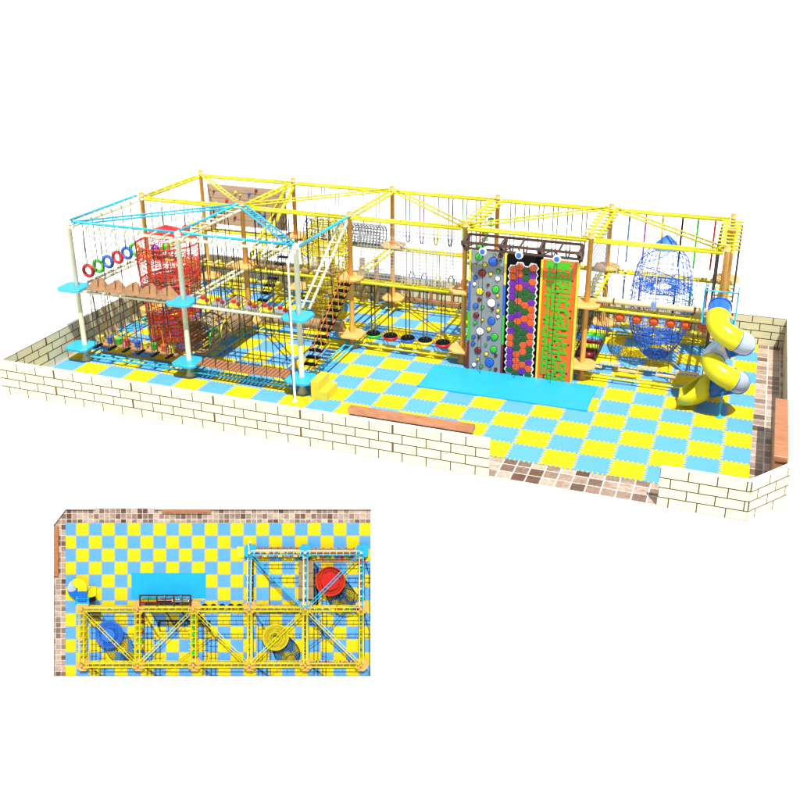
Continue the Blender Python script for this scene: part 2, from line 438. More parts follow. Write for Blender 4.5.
for i, x in enumerate((1.31, 1.9, 2.48, 3.07, 3.66, 4.23)):
    if f0 is None:
        f0 = t = thing('foot_loop', None, None)
        MB().box((0, 0, 0), (.11, .42, .05)).build('foot_bar', 'black', t)
        for sy in (-.16, .16): rope(MB(), (0, sy, 0), (0, sy*.4, 2.02)).build('rope', 'rope', t)
    else: t = dup(f0)
    t.location = (x, 3.26, .66)
    tag(t, f'black foot bar low on the front span, {ORD[i]} from the left corner post', 'foot bar', 'black foot bars on the lower front span')
PC = ['hyellow', 'blue', 'green', 'red', 'blue', 'hyellow', 'green', 'ored', 'hyellow']
for i, x in enumerate((1.07, 1.45, 1.82, 2.2, 2.6, 2.93, 3.3, 3.71, 4.05)):
    cn = {'hyellow': 'yellow', 'ored': 'orange'}.get(PC[i], PC[i])
    t = thing('stepping_pot', f'small {cn} pot on an orange rope, {ORD[i]} from left behind the foot bars', 'stepping pot', (x, 3.75, .55), 'coloured stepping pots')
    MB().lathe([(.001, .04), (.07, .04), (.105, .24), (.12, .24), (.12, .28), (.001, .28)], n=14, smooth=False).build('pot', PC[i], t)
    rope(MB(), (0, 0, .28), (0, -.2, 2.1), .016).build('rope', 'orope', t)
t = thing('plank_walkway', 'low brown plank walkway carrying the coloured stepping pots on the left front span', 'walkway', (2.65, 3.86, .56))
for k in range(3): MB().box((0, -.2+.2*k, 0), (3.3, .18, .05)).build('plank', 'ply', t)
for x in (-1.5, 0, 1.5): MB().box((x, 0, -.055), (.1, .6, .05)).build('crossbar', 'dark', t)
# hanging stepping boards with red cups
for i, x in enumerate((5.68, 6.26, 6.86, 7.46, 8.02, 8.58)):
    k = 'hyellow' if i % 2 == 0 else 'steel'
    t = thing('cup_step', f'{"yellow" if i%2==0 else "grey"} stepping board with two red cups, {ORD[i]} from the cyan middle platform', 'step', (x, 3.5, Z2-.08), 'stepping boards with red cups')
    MB().prism([(-.26, -.2), (.26, -.2), (.26, .2), (-.26, .2)], 0, .05, bev=.01).build('step_board', k, t)
    for a, b in ((-.13, .1), (.14, -.08)):
        MB().lathe([(.001, .052), (.06, .052), (.085, .15), (.07, .15), (.001, .1)], (a, b, 0), 12, smooth=False).build('cup', 'red', t)
    for a in (-.22, .22):
        rope(MB(), (a, -.2, .02), (a, -.28, 2.1), .015).build('rope', 'rope', t)
# plank bridge lower right span
def rope_rail(name, label, pts, z0, z1, key='rope', r=.018, hz=(), grp=None, cat='rope railing'):
    t = thing(name, label, cat, pts[0]+(z0,), grp); o = Vector(pts[0]+(z0,))
    for p in pts: rope(MB(), V(p[0], p[1], z0)-o, V(p[0], p[1], z1)-o, r).build('rope', key, t)
    for z in hz: MB().path([V(p[0], p[1], z)-o for p in pts], r, 5).build('cross_rope', key, t)
    return t
def plank_bridge(x0, x1, y, z, n, wid, label, key='plank', along='x'):
    t = thing('plank_bridge', label, 'bridge', ((x0+x1)/2, y, z) if along == 'x' else (y, (x0+x1)/2, z))
    L = x1-x0; p0 = None
    for k in range(n):
        u = -L/2+(k+.5)*L/n; sag = -.05*math.cos(math.pi*u/L)
        if p0 is None:
            p0 = p = MB().box((0, 0, 0), (L/n*.72, wid, .05) if along == 'x' else (wid, L/n*.72, .05)).build('plank', key, t)
        else: p = p0.copy(); C.objects.link(p); p.parent = t
        p.location = (u, 0, sag) if along == 'x' else (0, u, sag)
    for s in (-1, 1):
        for k in range(7):
            u = -L/2+(k+.5)*L/7
            a = (u, s*wid/2*.94, -.02) if along == 'x' else (s*wid/2*.94, u, -.02)
            b = (u, s*.14, Z2-z-.2) if along == 'x' else (s*.14, u, Z2-z-.2)
            rope(MB(), a, b, .017).build('rope', 'rope', t)
plank_bridge(5.45, 8.85, 3.3, .64, 22, .62, 'brown plank bridge hung on black ropes between the two lower cyan platforms')
rope_rail('rope_railing', 'front row of black ropes above the red cup boards', [(5.5+.42*k, 3.2) for k in range(9)], Z2-.1, Z3, grp=None, r=.013)
0 and rope_rail('rope_railing', 'rear row of black ropes behind the tent-shaped steps on the left span', [(1.4+.5*k, 3.62) for k in range(7)], Z2-.1, Z3)
# slatted barrel tunnel on the cross span
def barrel(a, b, rad, n, slat, key, label, hoops, z):
    a = Vector(a); b = Vector(b); L = (b-a).length; d = (b-a).normalized(); ang = math.atan2(d.y, d.x)
    t = thing('slatted_barrel_tunnel', label, 'tunnel', (a+b)/2); t.rotation_euler = (0, 0, ang)
    m = MB()
    for k in range(n):
        an = 2*math.pi*k/n
        Mx = Matrix.Rotation(an, 3, 'X')
        m.box(Mx @ Vector((0, 0, rad)), (L, 2*math.pi*rad/n*.72, .03), Mx)
    m.build('slats', key, t)
    for k in range(hoops):
        x = -L/2+.02+(L-.04)*k/(hoops-1)
        MB().torus((x, 0, 0), rad+.02, .022, RY90, 24, 6).build('hoop', 'dark', t)
    for s in (-1, 1):
        for x in (-L/2+.2, 0, L/2-.2): rope(MB(), (x, s*.12, rad), (x, s*.14, Z2-z-.2)).build('rope', 'rope', t)
barrel((XS[1], 3.95, 1.2), (XS[1], 7.0, 1.2), .56, 16, .1, 'slat', 'tan slatted barrel tunnel running back from the lower cyan middle platform', 4, 1.2)
for i, (y, k) in enumerate(((3.85, 'green'), (4.6, 'hyellow'))):
    m = MB(); m.path([(0, .34*math.sin(R(a)), .42*math.cos(R(a))) for a in range(-100, 101, 20)], .03, 6)
    o = m.build('arched_hoop', k, None, (XS[1]+.58, y+.25, 1.15)); tag(o, f'{"green" if i==0 else "yellow"} curved hoop beside the slatted barrel tunnel', 'hoop')
t = thing('hanging_log', 'tan round log hung lengthwise between the lower platforms behind the black-rung stairs', 'log', (7.3, RO[1], .78))
m = MB().mat('slat').tube((-1.6, 0, 0), (1.55, 0, 0), .2, 18); m.build('log', None, t)
for x in (-1.2, 0, 1.2):
    MB().torus((x, 0, 0), .205, .02, RY90, 18, 6).build('strap', 'dark', t)
    rope(MB(), (x, 0, .2), (x, 0, 1.8)).build('rope', 'rope', t)

def tread_stairs(x, a, b, n, w, label, rk='orope'):
    """a, b = (y, z) ends"""
    t = thing('rope_stairs', label, 'rope stairs', (x, b[0], b[1]))
    dy, dz = a[0]-b[0], a[1]-b[1]
    for k in range(n):
        f = (k+.5)/n; MB().box((0, dy*f, dz*f), (w, .2, .05)).build('tread', 'black', t)
    for s in (-1, 1):
        MB().path([(s*w*.42, dy*f/8, dz*f/8) for f in range(9)], .015, 5).build('side_rope', rk, t)
        for k in range(0, n, 2):
            f = (k+.5)/n; MB().tube((s*w*.42, dy*f, dz*f), (s*w*.42, dy*f, min(dz*f+1.35, Z3-b[1])), .011, 5).build('hanger_rope', rk, t)
        MB().path([(s*w*.42, dy*f/8, dz*f/8+.8) for f in range(9)], .011, 5).build('hand_rope', rk, t)
tread_stairs(XS[2]+.0, (7.15, 2.75), (3.85, .72), 13, .46, 'black-rung rope stairs with orange ropes rising beside the yellow net tower')
tread_stairs(XS[1]+.05, (11.4, 2.75), (8.2, .72), 10, .4, 'black-rung rope stairs under the yellow inclined ladder at the back', 'rope')

# ------------------------------------------------------------------ net towers
def prof_at(prof, z):
    for (z0, r0_), (z1, r1_) in zip(prof, prof[1:]):
        if z0 <= z <= z1: return r0_+(r1_-r0_)*(z-z0)/(z1-z0)
    return prof[-1][1]
def net_tower(name, label, c, prof, nm, dz, key, rc, spiral=0, floors=(), thick=()):
    t = thing(name, label, 'net tower', (c[0], c[1], 0))
    z0, z1 = prof[0][0], prof[-1][0]; m = MB()
    zs = []; z = z0
    while z < z1-1e-3: zs.append(z); z += dz
    zs.append(z1)
    for z in zs:
        r = prof_at(prof, z)
        m.path([(r*math.cos(2*math.pi*k/28), r*math.sin(2*math.pi*k/28), z) for k in range(28)], rc, 4, closed=True)
    for k in range(nm):
        a = 2*math.pi*k/nm
        m.path([(prof_at(prof, z)*math.cos(a), prof_at(prof, z)*math.sin(a), z) for z in zs], rc, 4)
    m.build('net', key, t)
    if spiral:
        for sgn in (1, -1):
            pts = []
            for k in range(spiral*24):
                f = k/(spiral*24-1); z = z0+(z1-z0)*f; r = prof_at(prof, z)+.012; a = sgn*2*math.pi*spiral*f
                pts.append((r*math.cos(a), r*math.sin(a), z))
            MB().path(pts, rc*1.5, 4).build('spiral_cord', key, t)
    for z in thick:
        r = prof_at(prof, z)+.01
        MB().torus((0, 0, z), r, .035, None, 32, 6).build('hoop', key, t)
    for (z, tilt, hole) in floors:
        r = prof_at(prof, z)*.97; m = MB(); n = 28; b = len(m.v); K = 7
        Mx = Matrix.Rotation(tilt, 3, 'Y')
        for j in range(K):
            q = hole+(r-hole)*j/(K-1); m.path([Mx @ Vector((q*math.cos(2*math.pi*k/n), q*math.sin(2*math.pi*k/n), 0))+V(0, 0, z) for k in range(n)], rc*1.25, 4, closed=True)
        for k in range(40):
            a = 2*math.pi*k/40; m.tube(Mx @ Vector((hole*math.cos(a), hole*math.sin(a), 0))+V(0, 0, z), Mx @ Vector((r*math.cos(a), r*math.sin(a), 0))+V(0, 0, z), rc*1.25, 4)
        m.build('net_floor', key, t)
    return t
tb = net_tower('climbing_net_tower', 'tall blue rocket-shaped net tower hanging in the right bay', (20.1, 9.65),
    [(.3, .15), (.38, .34), (.6, .55), (.9, .74), (1.3, .92), (1.8, 1.05), (2.2, 1.08), (2.7, 1.07), (3.1, 1.02), (3.6, .93), (4.0, .80), (4.3, .57), (4.62, .26), (4.82, .03)], 28, .17, 'netblue', .0105,
    2, ((3.0, 0, .32), (1.15, 0, .25), (.5, 0, .05)), ())
m = MB(); m.mat('netblue').lathe([(.50, 4.38), (.26, 4.63), (.02, 4.84)], n=20, smooth=False); m.build('cone_top', None, tb)
for k in range(3):
    a = 2*math.pi*k/3; rope(MB(), (.3*math.cos(a), .3*math.sin(a), 4.55), (.3*math.cos(a), .3*math.sin(a), 4.95), .014).build('hanger_rope', 'rope', tb)
tb = net_tower('climbing_net_tower', 'round yellow net tower hanging behind the black-rung stairs', (7.3, 9.85),
    [(.3, .45), (.6, .62), (1.2, .78), (2.2, .92), (3.0, .98), (3.5, .85), (3.9, .62), (4.2, .42)], 30, .13, 'netyellow', .012,
    5, ((3.0, 0, .25), (1.6, .2, .25), (.7, 0, .1)), (3.0, .35, 4.2))
for k in range(4):
    a = 2*math.pi*k/4; rope(MB(), (.4*math.cos(a), .4*math.sin(a), 4.2), (.4*math.cos(a), .4*math.sin(a), 4.95), .014).build('hanger_rope', 'rope', tb)
tb = net_tower('climbing_net_tower', 'red cylindrical net tower in the left bay behind the coloured rings', (3.08, 5.5),
    [(.12, .88), (1.5, .98), (2.6, 1.05), (4.05, 1.1), (4.3, .6)], 32, .15, 'netred', .0098,
    3, ((3.4, .12, .2), (2.85, -.12, .1), (2.1, .2, .15), (1.3, -.2, .15), (.6, .1, .15)), (.15, 4.05, 2.7))
MB().lathe([(.72, 4.36), (.70, 4.42), (.02, 4.68)], n=8, smooth=False).build('roof', 'red', tb)
for k in range(4):
    a = 2*math.pi*k/4; rope(MB(), (.5*math.cos(a), .5*math.sin(a), 4.35), (.5*math.cos(a), .5*math.sin(a), 5.0), .014).build('hanger_rope', 'orope', tb)

# punch balls on the middle row, left bay
for x, z, k, lb in ((1.06, 3.0, 'purple', 'purple punch ball hanging beside the green one near the red net tower'), (1.57, 3.13, 'green', 'green punch ball hanging next to the purple one'),
                    (2.53, 3.93, 'ored', 'orange punch ball just above the red tower roof'), (2.89, 4.1, 'hyellow', 'yellow punch ball hanging right of the orange one')):
    t = thing('punch_ball', lb, 'ball', (x, RO[1], z), 'punch balls over the left bay')
    MB().lathe([(.001, -.16), (.1, -.14), (.16, -.05), (.17, .04), (.12, .13), (.04, .17), (.001, .18)], n=18).build('ball', k, t)
    rope(MB(), (0, 0, .17), (0, 0, Z3-z), .016).build('rope', 'rope', t)
s0 = None
for i in range(6):
    if s0 is None:
        s0 = t = thing('swing_log_step', None, None)
        MB().tube((0, -.26, 0), (0, .26, 0), .06, 10).build('log', 'log', t)
        for s in (-.2, .2): rope(MB(), (0, s, .05), (0, s*.5, 2.05), .016).build('rope', 'rope', t)
    else: t = dup(s0)
    t.location = (1.45+.57*i, RO[1], Z2-.1 if True else 0)
    tag(t, f'short log step on two black ropes behind the red net tower, {ORD[i]} from the left', 'log step', 'log steps on the middle left span')
# lower middle-left: three hanging rings of cord, dark
rope_rail('rope_railing', 'black rope netting between the lower orange platforms at the far left', [(1.3+.3*k, RO[1]+.02) for k in range(11)], .62, Z2-.2, hz=(1.1, 1.6))
rope_rail('rope_railing', 'black ropes hanging over the middle span left of the yellow tower', [(5.5+.42*k, RO[1]) for k in range(8)], Z2-.1, Z3)
for i in range(7):
    t = thing('trapeze_bar', f'small brown trapeze step above the yellow beam, {ORD[i]} from the orange middle post', 'trapeze', (5.6+.46*i, RO[1], Z2), 'brown trapeze steps on the middle upper span')
    MB().box((0, 0, 0), (.34, .2, .05)).build('step_board', 'ply', t)
    for s in (-.13, .13): rope(MB(), (s, 0, 0), (s, 0, 2.1), .013).build('rope', 'rope', t)

# ------------------------------------------------------------------ back row
t = thing('climbing_board', 'large tan board with coloured holds under the back top beam', 'climbing board', (2.9, 11.74, 3.0))
for k in range(6):
    MB().box((0, 0, .14+.285*k), (3.6, .07, .268)).build('board_panel', 'board', t)
MB().box((0, .02, .85), (3.56, .05, 1.66)).build('backing', 'ply', t)
hc = ['maroon', 'hyellow', 'blue', 'maroon', 'hyellow', 'red', 'black']
for k in range(34):
    x = random.uniform(-1.65, 1.65); z = random.uniform(.15, 1.6); r = random.uniform(.04, .07)
    MB().lathe([(r, 0), (r*.9, .05), (r*.4, .09), (.001, .1)], (x, -.035, z), 7, RX90, False).build('hold', hc[k % 7], t)
# net tunnel
t = thing('net_tunnel', 'grey net barrel tunnel lying along the upper back span', 'tunnel', (7.2, RO[2], 3.12))
m = MB(); L = 3.3; rad = .42
for k in range(26): m.torus((-L/2+L*k/25, 0, 0), rad, .024, RY90, 16, 4)
for k in range(20):
    a = 2*math.pi*k/20; m.tube((-L/2, rad*math.cos(a), rad*math.sin(a)), (L/2, rad*math.cos(a), rad*math.sin(a)), .019, 4)
m.build('net', 'netwhite', t)
for x in (-L/2, -L/4, 0, L/4, L/2): MB().torus((x, 0, 0), rad+.015, .02, RY90, 20, 6).build('hoop', 'netwhite', t)
for x in (-1.5, -.9, -.3, .3, .9, 1.45):
    for s in (-.07, .07): rope(MB(), (x+s, 0, .42), (x+s, 0, Z3-3.12)).build('rope', 'steel', t)
l0 = None
for i, x in enumerate((6.0, 6.62, 7.27, 7.93, 8.56)):
    if l0 is None:
        l0 = t = thing('hanging_post', None, None)
        MB().path([(0, 0, 0), (0, 0, .03), (0, 0, 1.78), (0, 0, 1.82)], .11, 14, rr=[.09, .11, .11, .09]).build('log', 'slat', t)
        for s in (-.07, .07): rope(MB(), (s, 0, 1.8), (s*.3, 0, 2.4), .013).build('rope', 'prope', t)
        MB().tube((-.3, 0, 1.4), (.3, 0, 1.4), .02, 6).build('foot_peg', 'slat', t)
    else: t = dup(l0)
    t.location = (x, RO[2], .3)
    tag(t, f'upright brown log hanging under the back beam, {ORD[i]} from the left behind the yellow tower', 'hanging log', 'upright logs under the back span')
CN = {'blue': 'blue', 'sblue': 'blue', 'spurple': 'purple', 'hyellow': 'yellow', 'black': 'black', 'green': 'green', 'red': 'red', 'steel': 'dark grey', 'lblue': 'light blue'}
def rope_pair(x, y, z0, key, label, grp, loop=True, key2=None):
    t = thing('stirrup_rope', label, 'stirrup rope', (x, y, z0), grp)
    for s in (-.09, .09): rope(MB(), (s*.8, 0, .2), (s, 0, Z3-z0), .024).build('rope', key, t)
    if loop: MB().path([(-.07, 0, .3), (-.06, 0, .12), (-.03, 0, 0), (.03, 0, 0), (.06, 0, .12), (.07, 0, .3)], .032, 6).build('stirrup', key2 or key, t)
for i, (x, k) in enumerate(((9.92, 'sblue'), (10.5, 'spurple'), (11.1, 'hyellow'), (11.68, 'black'), (12.25, 'green'), (12.8, 'red'))):
    rope_pair(x, RO[2], 2.98, k, f'{CN[k]} stirrup rope on the back beam behind the white net', 'coloured stirrup ropes on the back span')
for i in range(6):
    rope_pair(14.15+.545*i, RO[2], 3.0, 'steel', f'dark grey stirrup rope above the climbing panels, {ORD[i]} from the left', 'grey stirrup ropes above the climbing panels', key2='black')
for i, (x, k) in enumerate(((10.1, 'lblue'), (10.62, 'blue'), (11.2, 'hyellow'), (11.75, 'black'), (12.3, 'red'), (12.75, 'maroon'))):
    t = thing('hand_loop', f'small {dict(lblue="pale blue",blue="dark blue",hyellow="yellow",black="black",red="red",maroon="dark red")[k]} hand loop hanging under the back beam', 'hand loop', (x, RO[2], 1.45), 'hand loops under the back beam')
    MB().path([(-.1, 0, .02), (-.12, 0, .15), (-.05, 0, .3), (.05, 0, .3), (.12, 0, .15), (.1, 0, .02)], .03, 6).build('loop', k, t)
    for s in (-.05, .05): rope(MB(), (s, 0, .3), (s, 0, 1.2), .014).build('rope', 'prope', t)
t = thing('balance_beam', 'brown balance beam with orange uprights by the back wall left of the panels', 'balance beam', (11.4, RO[2], .6))
MB().box((0, 0, 0), (3.1, .1, .1)).build('beam', 'cap', t)
for x in (-1.4, -.5, .4, 1.3): MB().box((x, 0, .32), (.09, .09, .54)).build('upright', 'cap', t)
rope_rail('rope_railing', 'fine black rope netting by the back wall behind the tyre swings', [(9.8+.28*k, RO[2]+.12) for k in range(13)], .3, 2.6, hz=(1.0, 1.6), r=.012)
for i, (x, k) in enumerate(((18.52, 'sblue'), (19.11, 'spurple'), (19.71, 'hyellow'), (20.4, 'black'), (20.94, 'green'), (21.53, 'red'))):
    t = thing('hanging_strap', f'{CN[k]} webbing strap hanging from the back beam in the right bay', 'strap', (x, RO[2], 0), 'coloured straps on the back right span')
    MB().box((0, 0, (Z3+3.05)/2), (.07, .03, Z3-3.05)).build('upper_strap', k, t)
    MB().box((0, 0, 2.7), (.1, .04, .55)).build('buckle_band', 'white', t)
    MB().box((0, 0, 1.6), (.07, .03, 1.55)).build('lower_strap', k, t)
# far back low stepping beams in right bays
for i in range(5):
    t = thing('low_swing_step', f'low yellow swing step by the back wall, {ORD[i]} from the left in the right bay', 'swing step', (18.7+.65*i, RO[2], .6), 'low swing steps on the back right span')
    MB().box((0, 0, 0), (.42, .28, .06)).build('step_board', 'hyellow', t)
    for s in (-.17, .17): rope(MB(), (s, 0, .03), (s, 0, 2.0), .014).build('rope', 'rope', t)
for i in range(5):
    t = thing('low_swing_step', f'low yellow swing step at the far left back, {ORD[i]} from the left', 'swing step', (1.5+.65*i, RO[2], .6), 'low swing steps on the back left span')
    MB().box((0, 0, 0), (.42, .28, .06)).build('step_board', 'hyellow', t)
    for s in (-.17, .17): rope(MB(), (s, 0, .03), (s, 0, 2.0), .014).build('rope', 'rope', t)

# ------------------------------------------------------------------ middle row, bay three
t = thing('safety_net', 'white square-mesh net hung from the top beam above the tyre swings', 'net', (11.4, RO[1]+.05, Z2))
m = MB()
for k in range(31): x = -1.85+3.7*k/30; m.tube((x, 0, -.02), (x, 0, 2.1), .0125, 4)
for k in range(17): z = .02+2.05*k/16; m.path([(-1.85+3.7*q/12, .02*math.sin(q*1.7+k), z-.03*math.sin(math.pi*q/12)) for q in range(13)], .014, 4)
m.build('net', 'netpale', t)
for i, (x, k) in enumerate(((10.12, 'green'), (10.79, 'red'), (11.46, 'blue'), (12.13, 'hyellow'), (12.8, 'red'))):
    t = thing('tyre_swing', f'{CN[k]} sided round tyre seat on black ropes' + (' beside the yellow one' if i == 4 else ' beside the blue one' if i == 1 else ' in the tyre swing row'), 'tyre swing', (x, RO[1]-.02, .62), 'tyre swings')
    MB().lathe([(.001, -.08), (.22, -.08), (.27, -.03), (.27, .04), (.25, .055)], n=24).build('tyre_side', k, t)
    MB().lathe([(.25, .057), (.26, .08), (.22, .12), (.13, .12), (.1, .08), (.001, .07)], n=24).build('tyre_top', 'black', t)
    for s in (-.07, .07): rope(MB(), (s, 0, .1), (s, 0, 2.0), .02).build('rope', 'rope', t)
for i in range(4):
    t = thing('bridging_rope', f'short black rope between two neighbouring tyre swings, {ORD[i]} gap from the left', 'rope', (10.12+.67*(i+.5), RO[1], .62), 'ropes between tyre swings')
    MB().path([(-.1, 0, .02), (0, 0, -.01), (.1, 0, .02)], .02, 5).build('rope', 'orope', t)
# green disc ropes on the X3 cross span
for i, y in enumerate((8.4, 9.0, 9.6, 10.2, 11.0)):
    z0 = (3.4, 3.3, 3.3, 3.6, 3.95)[i]
    t = thing('disc_rope', f'rope with green discs behind the climbing wall rack, {ORD[i]} from the front', 'climbing rope', (XS[3], y, z0), 'green disc ropes')
    rope(MB(), (0, 0, 0), (0, 0, Z3-z0), .016).build('rope', 'rope', t)
    for k in range(3): MB().lathe([(.001, -.05), (.12, -.04), (.14, 0), (.12, .05), (.001, .06)], (0, 0, .1+.2*k), 14).build('disc', 'green', t)

# ------------------------------------------------------------------ climbing panels
FY = 6.94
t = thing('climbing_wall', 'grey climbing wall panel dotted with round coloured holds', 'climbing wall', (14.55, FY+.1, .10))
MB().box((0, .01, 2.16), (1.16, .14, 4.32)).build('panel', 'grey', t)
for s in (-1, 1):
    for k, key in enumerate(('maroon', 'green', 'blue', 'hyellow')):
        MB().box((s*.615, .0, 1.08*k+.54), (.07, .22, 1.078)).build('edge_strip', key, t)
HK = dict(g='green', b='blue', r='maroon', y='hyellow', w='white', s='steel')
HD = [(14.23, 4.22, 0.107, 'g'), (14.73, 4.09, 0.143, 'b'), (14.97, 4.33, 0.062, 'r'), (14.77, 4.33, 0.036, 's'), (14.45, 3.97, 0.067, 'y'), (14.11, 3.93, 0.031, 'y'), (14.36, 3.66, 0.116, 'r'), (14.92, 3.8, 0.058, 'g'), (14.98, 4.14, 0.027, 'g'), (14.67, 3.66, 0.054, 'y'), (14.12, 3.48, 0.058, 'b'), (14.91, 3.53, 0.076, 'w'), (14.11, 3.25, 0.058, 'w'), (14.58, 3.26, 0.036, 'r'), (14.3, 3.01, 0.116, 'y'), (14.85, 3.14, 0.112, 'g'), (14.6, 2.94, 0.071, 'r'), (14.93, 2.93, 0.049, 'y'), (14.29, 2.7, 0.054, 'r'), (14.72, 2.64, 0.134, 'w'), (14.16, 2.46, 0.08, 'b'), (14.41, 2.44, 0.049, 'g'), (14.96, 2.59, 0.027, 'b'), (14.76, 2.4, 0.036, 'r'), (14.96, 2.39, 0.058, 'y'), (14.19, 2.12, 0.089, 'r'), (14.97, 2.18, 0.054, 'w'), (14.42, 1.99, 0.045, 'y'), (14.74, 1.99, 0.121, 'b'), (14.16, 1.85, 0.054, 'g'), (14.35, 1.56, 0.125, 'w'), (14.66, 1.68, 0.067, 'y'), (14.12, 1.31, 0.058, 'b'), (14.31, 1.31, 0.031, 'r'), (14.66, 1.35, 0.049, 'b'), (14.87, 1.42, 0.112, 'g'), (14.11, 1.07, 0.062, 'b'), (14.57, 1.08, 0.031, 'g'), (14.29, 0.83, 0.107, 'r'), (14.85, 0.95, 0.107, 'g'), (14.6, 0.74, 0.062, 'y'), (14.93, 0.74, 0.045, 'r'), (14.29, 0.5, 0.049, 'y'), (14.72, 0.45, 0.143, 'b'), (14.17, 0.28, 0.071, 'w'), (14.42, 0.25, 0.049, 'g'), (14.95, 0.21, 0.049, 'r'), (14.76, 0.21, 0.027, 'g')]
for x, z, r, k in HD:
    r *= 1.05
    m = MB(); m.mat('black').lathe([(r+.014, 0), (r+.014, .02), (r, .022)], (x-14.55, -.06, z-.10), 20, RX90, False)
    m.mat(HK[k]).lathe([(r, .0), (r, .035), (r*.85, .05), (.001, .055)], (x-14.55, -.06, z-.10), 20, RX90, False)
    m.build('hold', None, t)
t = thing('climbing_wall', 'black climbing wall panel with orange, purple and green hexagons', 'climbing wall', (15.79, FY+.1, .10))
MB().box((0, .01, 2.14), (1.22, .14, 4.28)).build('panel', 'black', t)
cols = ['OOPPPGGPGPOOPPPG', 'OOPOGOGPOGGGGOOOG', 'GGPGGOGOPGGOOGOP', 'OPOPGPOOOPOOGGPOG']
HM = dict(O='ored', P='purple', G='dgreen'); pv = 4.10/17; sx = .225
inner = MB(); outl = MB(); hexm = {k: MB() for k in 'OPG'}
for ci, s_ in enumerate(cols):
    for ri, ch in enumerate(s_):
        x = (ci-1.5)*sx-.02; z = 4.10-ri*pv-(0.30 if ci in (0, 2) else .18) + (.0 if ci != 2 else .0)
        if ci == 3: z += .0
        hx = lambda q: [(x+q*math.cos(R(60*k)), z+q*math.sin(R(60*k))) for k in range(6)]
        Mx = Matrix(((1, 0, 0, 0), (0, 0, -1, -.062), (0, 1, 0, 0), (0, 0, 0, 1)))
        if ci in (0, 3) or ri == 0: outl.prism(hx(.185), 0, .012, Mx)
        inner.prism(hx(.15), .0125, .0135, Mx)
        hexm[ch].prism(hx(.131), .014, .05, Mx, bev=.012)
outl.build('white_outline', 'white', t); inner.build('grey_backing', 'steel', t)
for k in 'OPG': hexm[k].build('hexagon_holds', HM[k], t)
t = thing('climbing_wall', 'orange climbing wall panel with a green maze pattern and yellow edges', 'climbing wall', (17.0, FY+.1, .10))
MB().box((0, .01, 2.12), (1.12, .14, 4.24)).build('panel', 'orange', t)
for s in (-1, 1): MB().box((s*.6, 0, 2.12), (.07, .2, 4.25)).build('edge_strip', 'hyellow', t)
NX, NZ = 14, 52; cw, ch_ = 1.10/NX, 4.2/NZ; gm = MB(); bm_ = MB()
rnd = random.Random(21); grid = set()
def put(x, z, force=False):
    if not (1 <= x < NX-2 and 0 <= z < NZ): return False
    if not force:
        for dx in (-1, 0):
            for dz in (-1, 0):
                if sum(((x+dx+i, z+dz+j) in grid) for i in (0, 1) for j in (0, 1)) >= 3: return False
    grid.add((x, z)); return True
for z in (NZ-1, NZ-2, NZ-3):
    for x in range(1, NX-3): put(x, z, True)
for z in range(NZ): put(int(NX/2-1+1.6*math.sin(z*.33)), z, True)
for _ in range(900):
    x, z = rnd.choice(sorted(grid)); d = rnd.choice(((1, 0), (-1, 0), (0, 1), (0, -1)))
    L = rnd.randint(2, 4); k = 1
    side = (d[1], d[0])
    if any((x+d[0]*2+side[0]*q, z+d[1]*2+side[1]*q) in grid for q in (-1, 0, 1)) and rnd.random() < .8: continue
    while k <= L and put(x+d[0]*k, z+d[1]*k): k += 1
for (x, z) in grid: gm.box((-.55+(x+.5)*cw, -.07, (z+.5)*ch_+.02), (cw*1.001, .024, ch_*1.001))
for _ in range(46):
    x = rnd.randint(1, NX-2); z = rnd.randint(0, NZ-2)
    if (x, z) not in grid: bm_.box((-.55+(x+.5)*cw, -.066, (z+.5)*ch_+.02), (cw*.8, .014, ch_*.6))
gm.build('maze_relief', 'mgreen', t); bm_.build('foot_chips', 'dark', t)
# rack
t = thing('belay_rack', 'dark brown steel truss rack above the three climbing panels', 'rack', (15.72, 6.9, 4.4))
def tr(a, b, r=.05, nm='truss_bar'): 
    a = Vector(a); b = Vector(b); d = b-a; c = (a+b)/2; q = d.to_track_quat('X', 'Z').to_matrix()
    MB().box(c, (d.length, r*1.6, r*1.6), q).build(nm, 'dark', t)
x0, x1 = -1.95, 1.92
tr((x0, .4, .48), (x1, .4, .48)); tr((x0, -.35, .40), (x1, -.35, .40)); tr((x0, -.3, .2), (x1, -.3, .2), .04); tr((x0, .22, .03), (x1, .22, .03), .05)
for k in range(7):
    x = x0+(x1-x0)*k/6; tr((x, .4, .48), (x, -.35, .40), .035)
for k in range(4):
    x = x0+(x1-x0)*k/3; tr((x, -.35, .40), (x, .22, .0), .08); tr((x, .4, .48), (x, .22, .0), .08); tr((x+.03, -.3, .2), (x+.03, .22, .1), .035)
for k in range(3):
    x = x0+(x1-x0)*(k+.08)/3; tr((x, -.32, .22), (x+.3, -.35, .38), .03)
for i, x in enumerate((14.47, 15.70, 16.95)):
    wn_ = ('grey', 'hexagon', 'orange')[i]
    t = thing('auto_belay', f'round blue and white belay unit above the {wn_} climbing panel', 'belay device', (x, 6.62, 4.54), 'belay units on the brown rack')
    MB().lathe([(.001, 0), (.135, 0), (.135, .07), (.12, .09), (.001, .09)], (0, 0, 0), 24, RX90, False).build('housing', 'white', t)
    MB().lathe([(.088, .092), (.084, .12), (.001, .125)], (0, 0, 0), 24, RX90, False).build('cover', 'blue', t)
    MB().tube((0, -.02, .13), (-.1, 0, .3), .03, 6).build('bracket', 'dark', t)
    MB().tube((0, .0, -.17), (0, .05, -4.42), .010, 5).build('belay_line', 'rope', t)

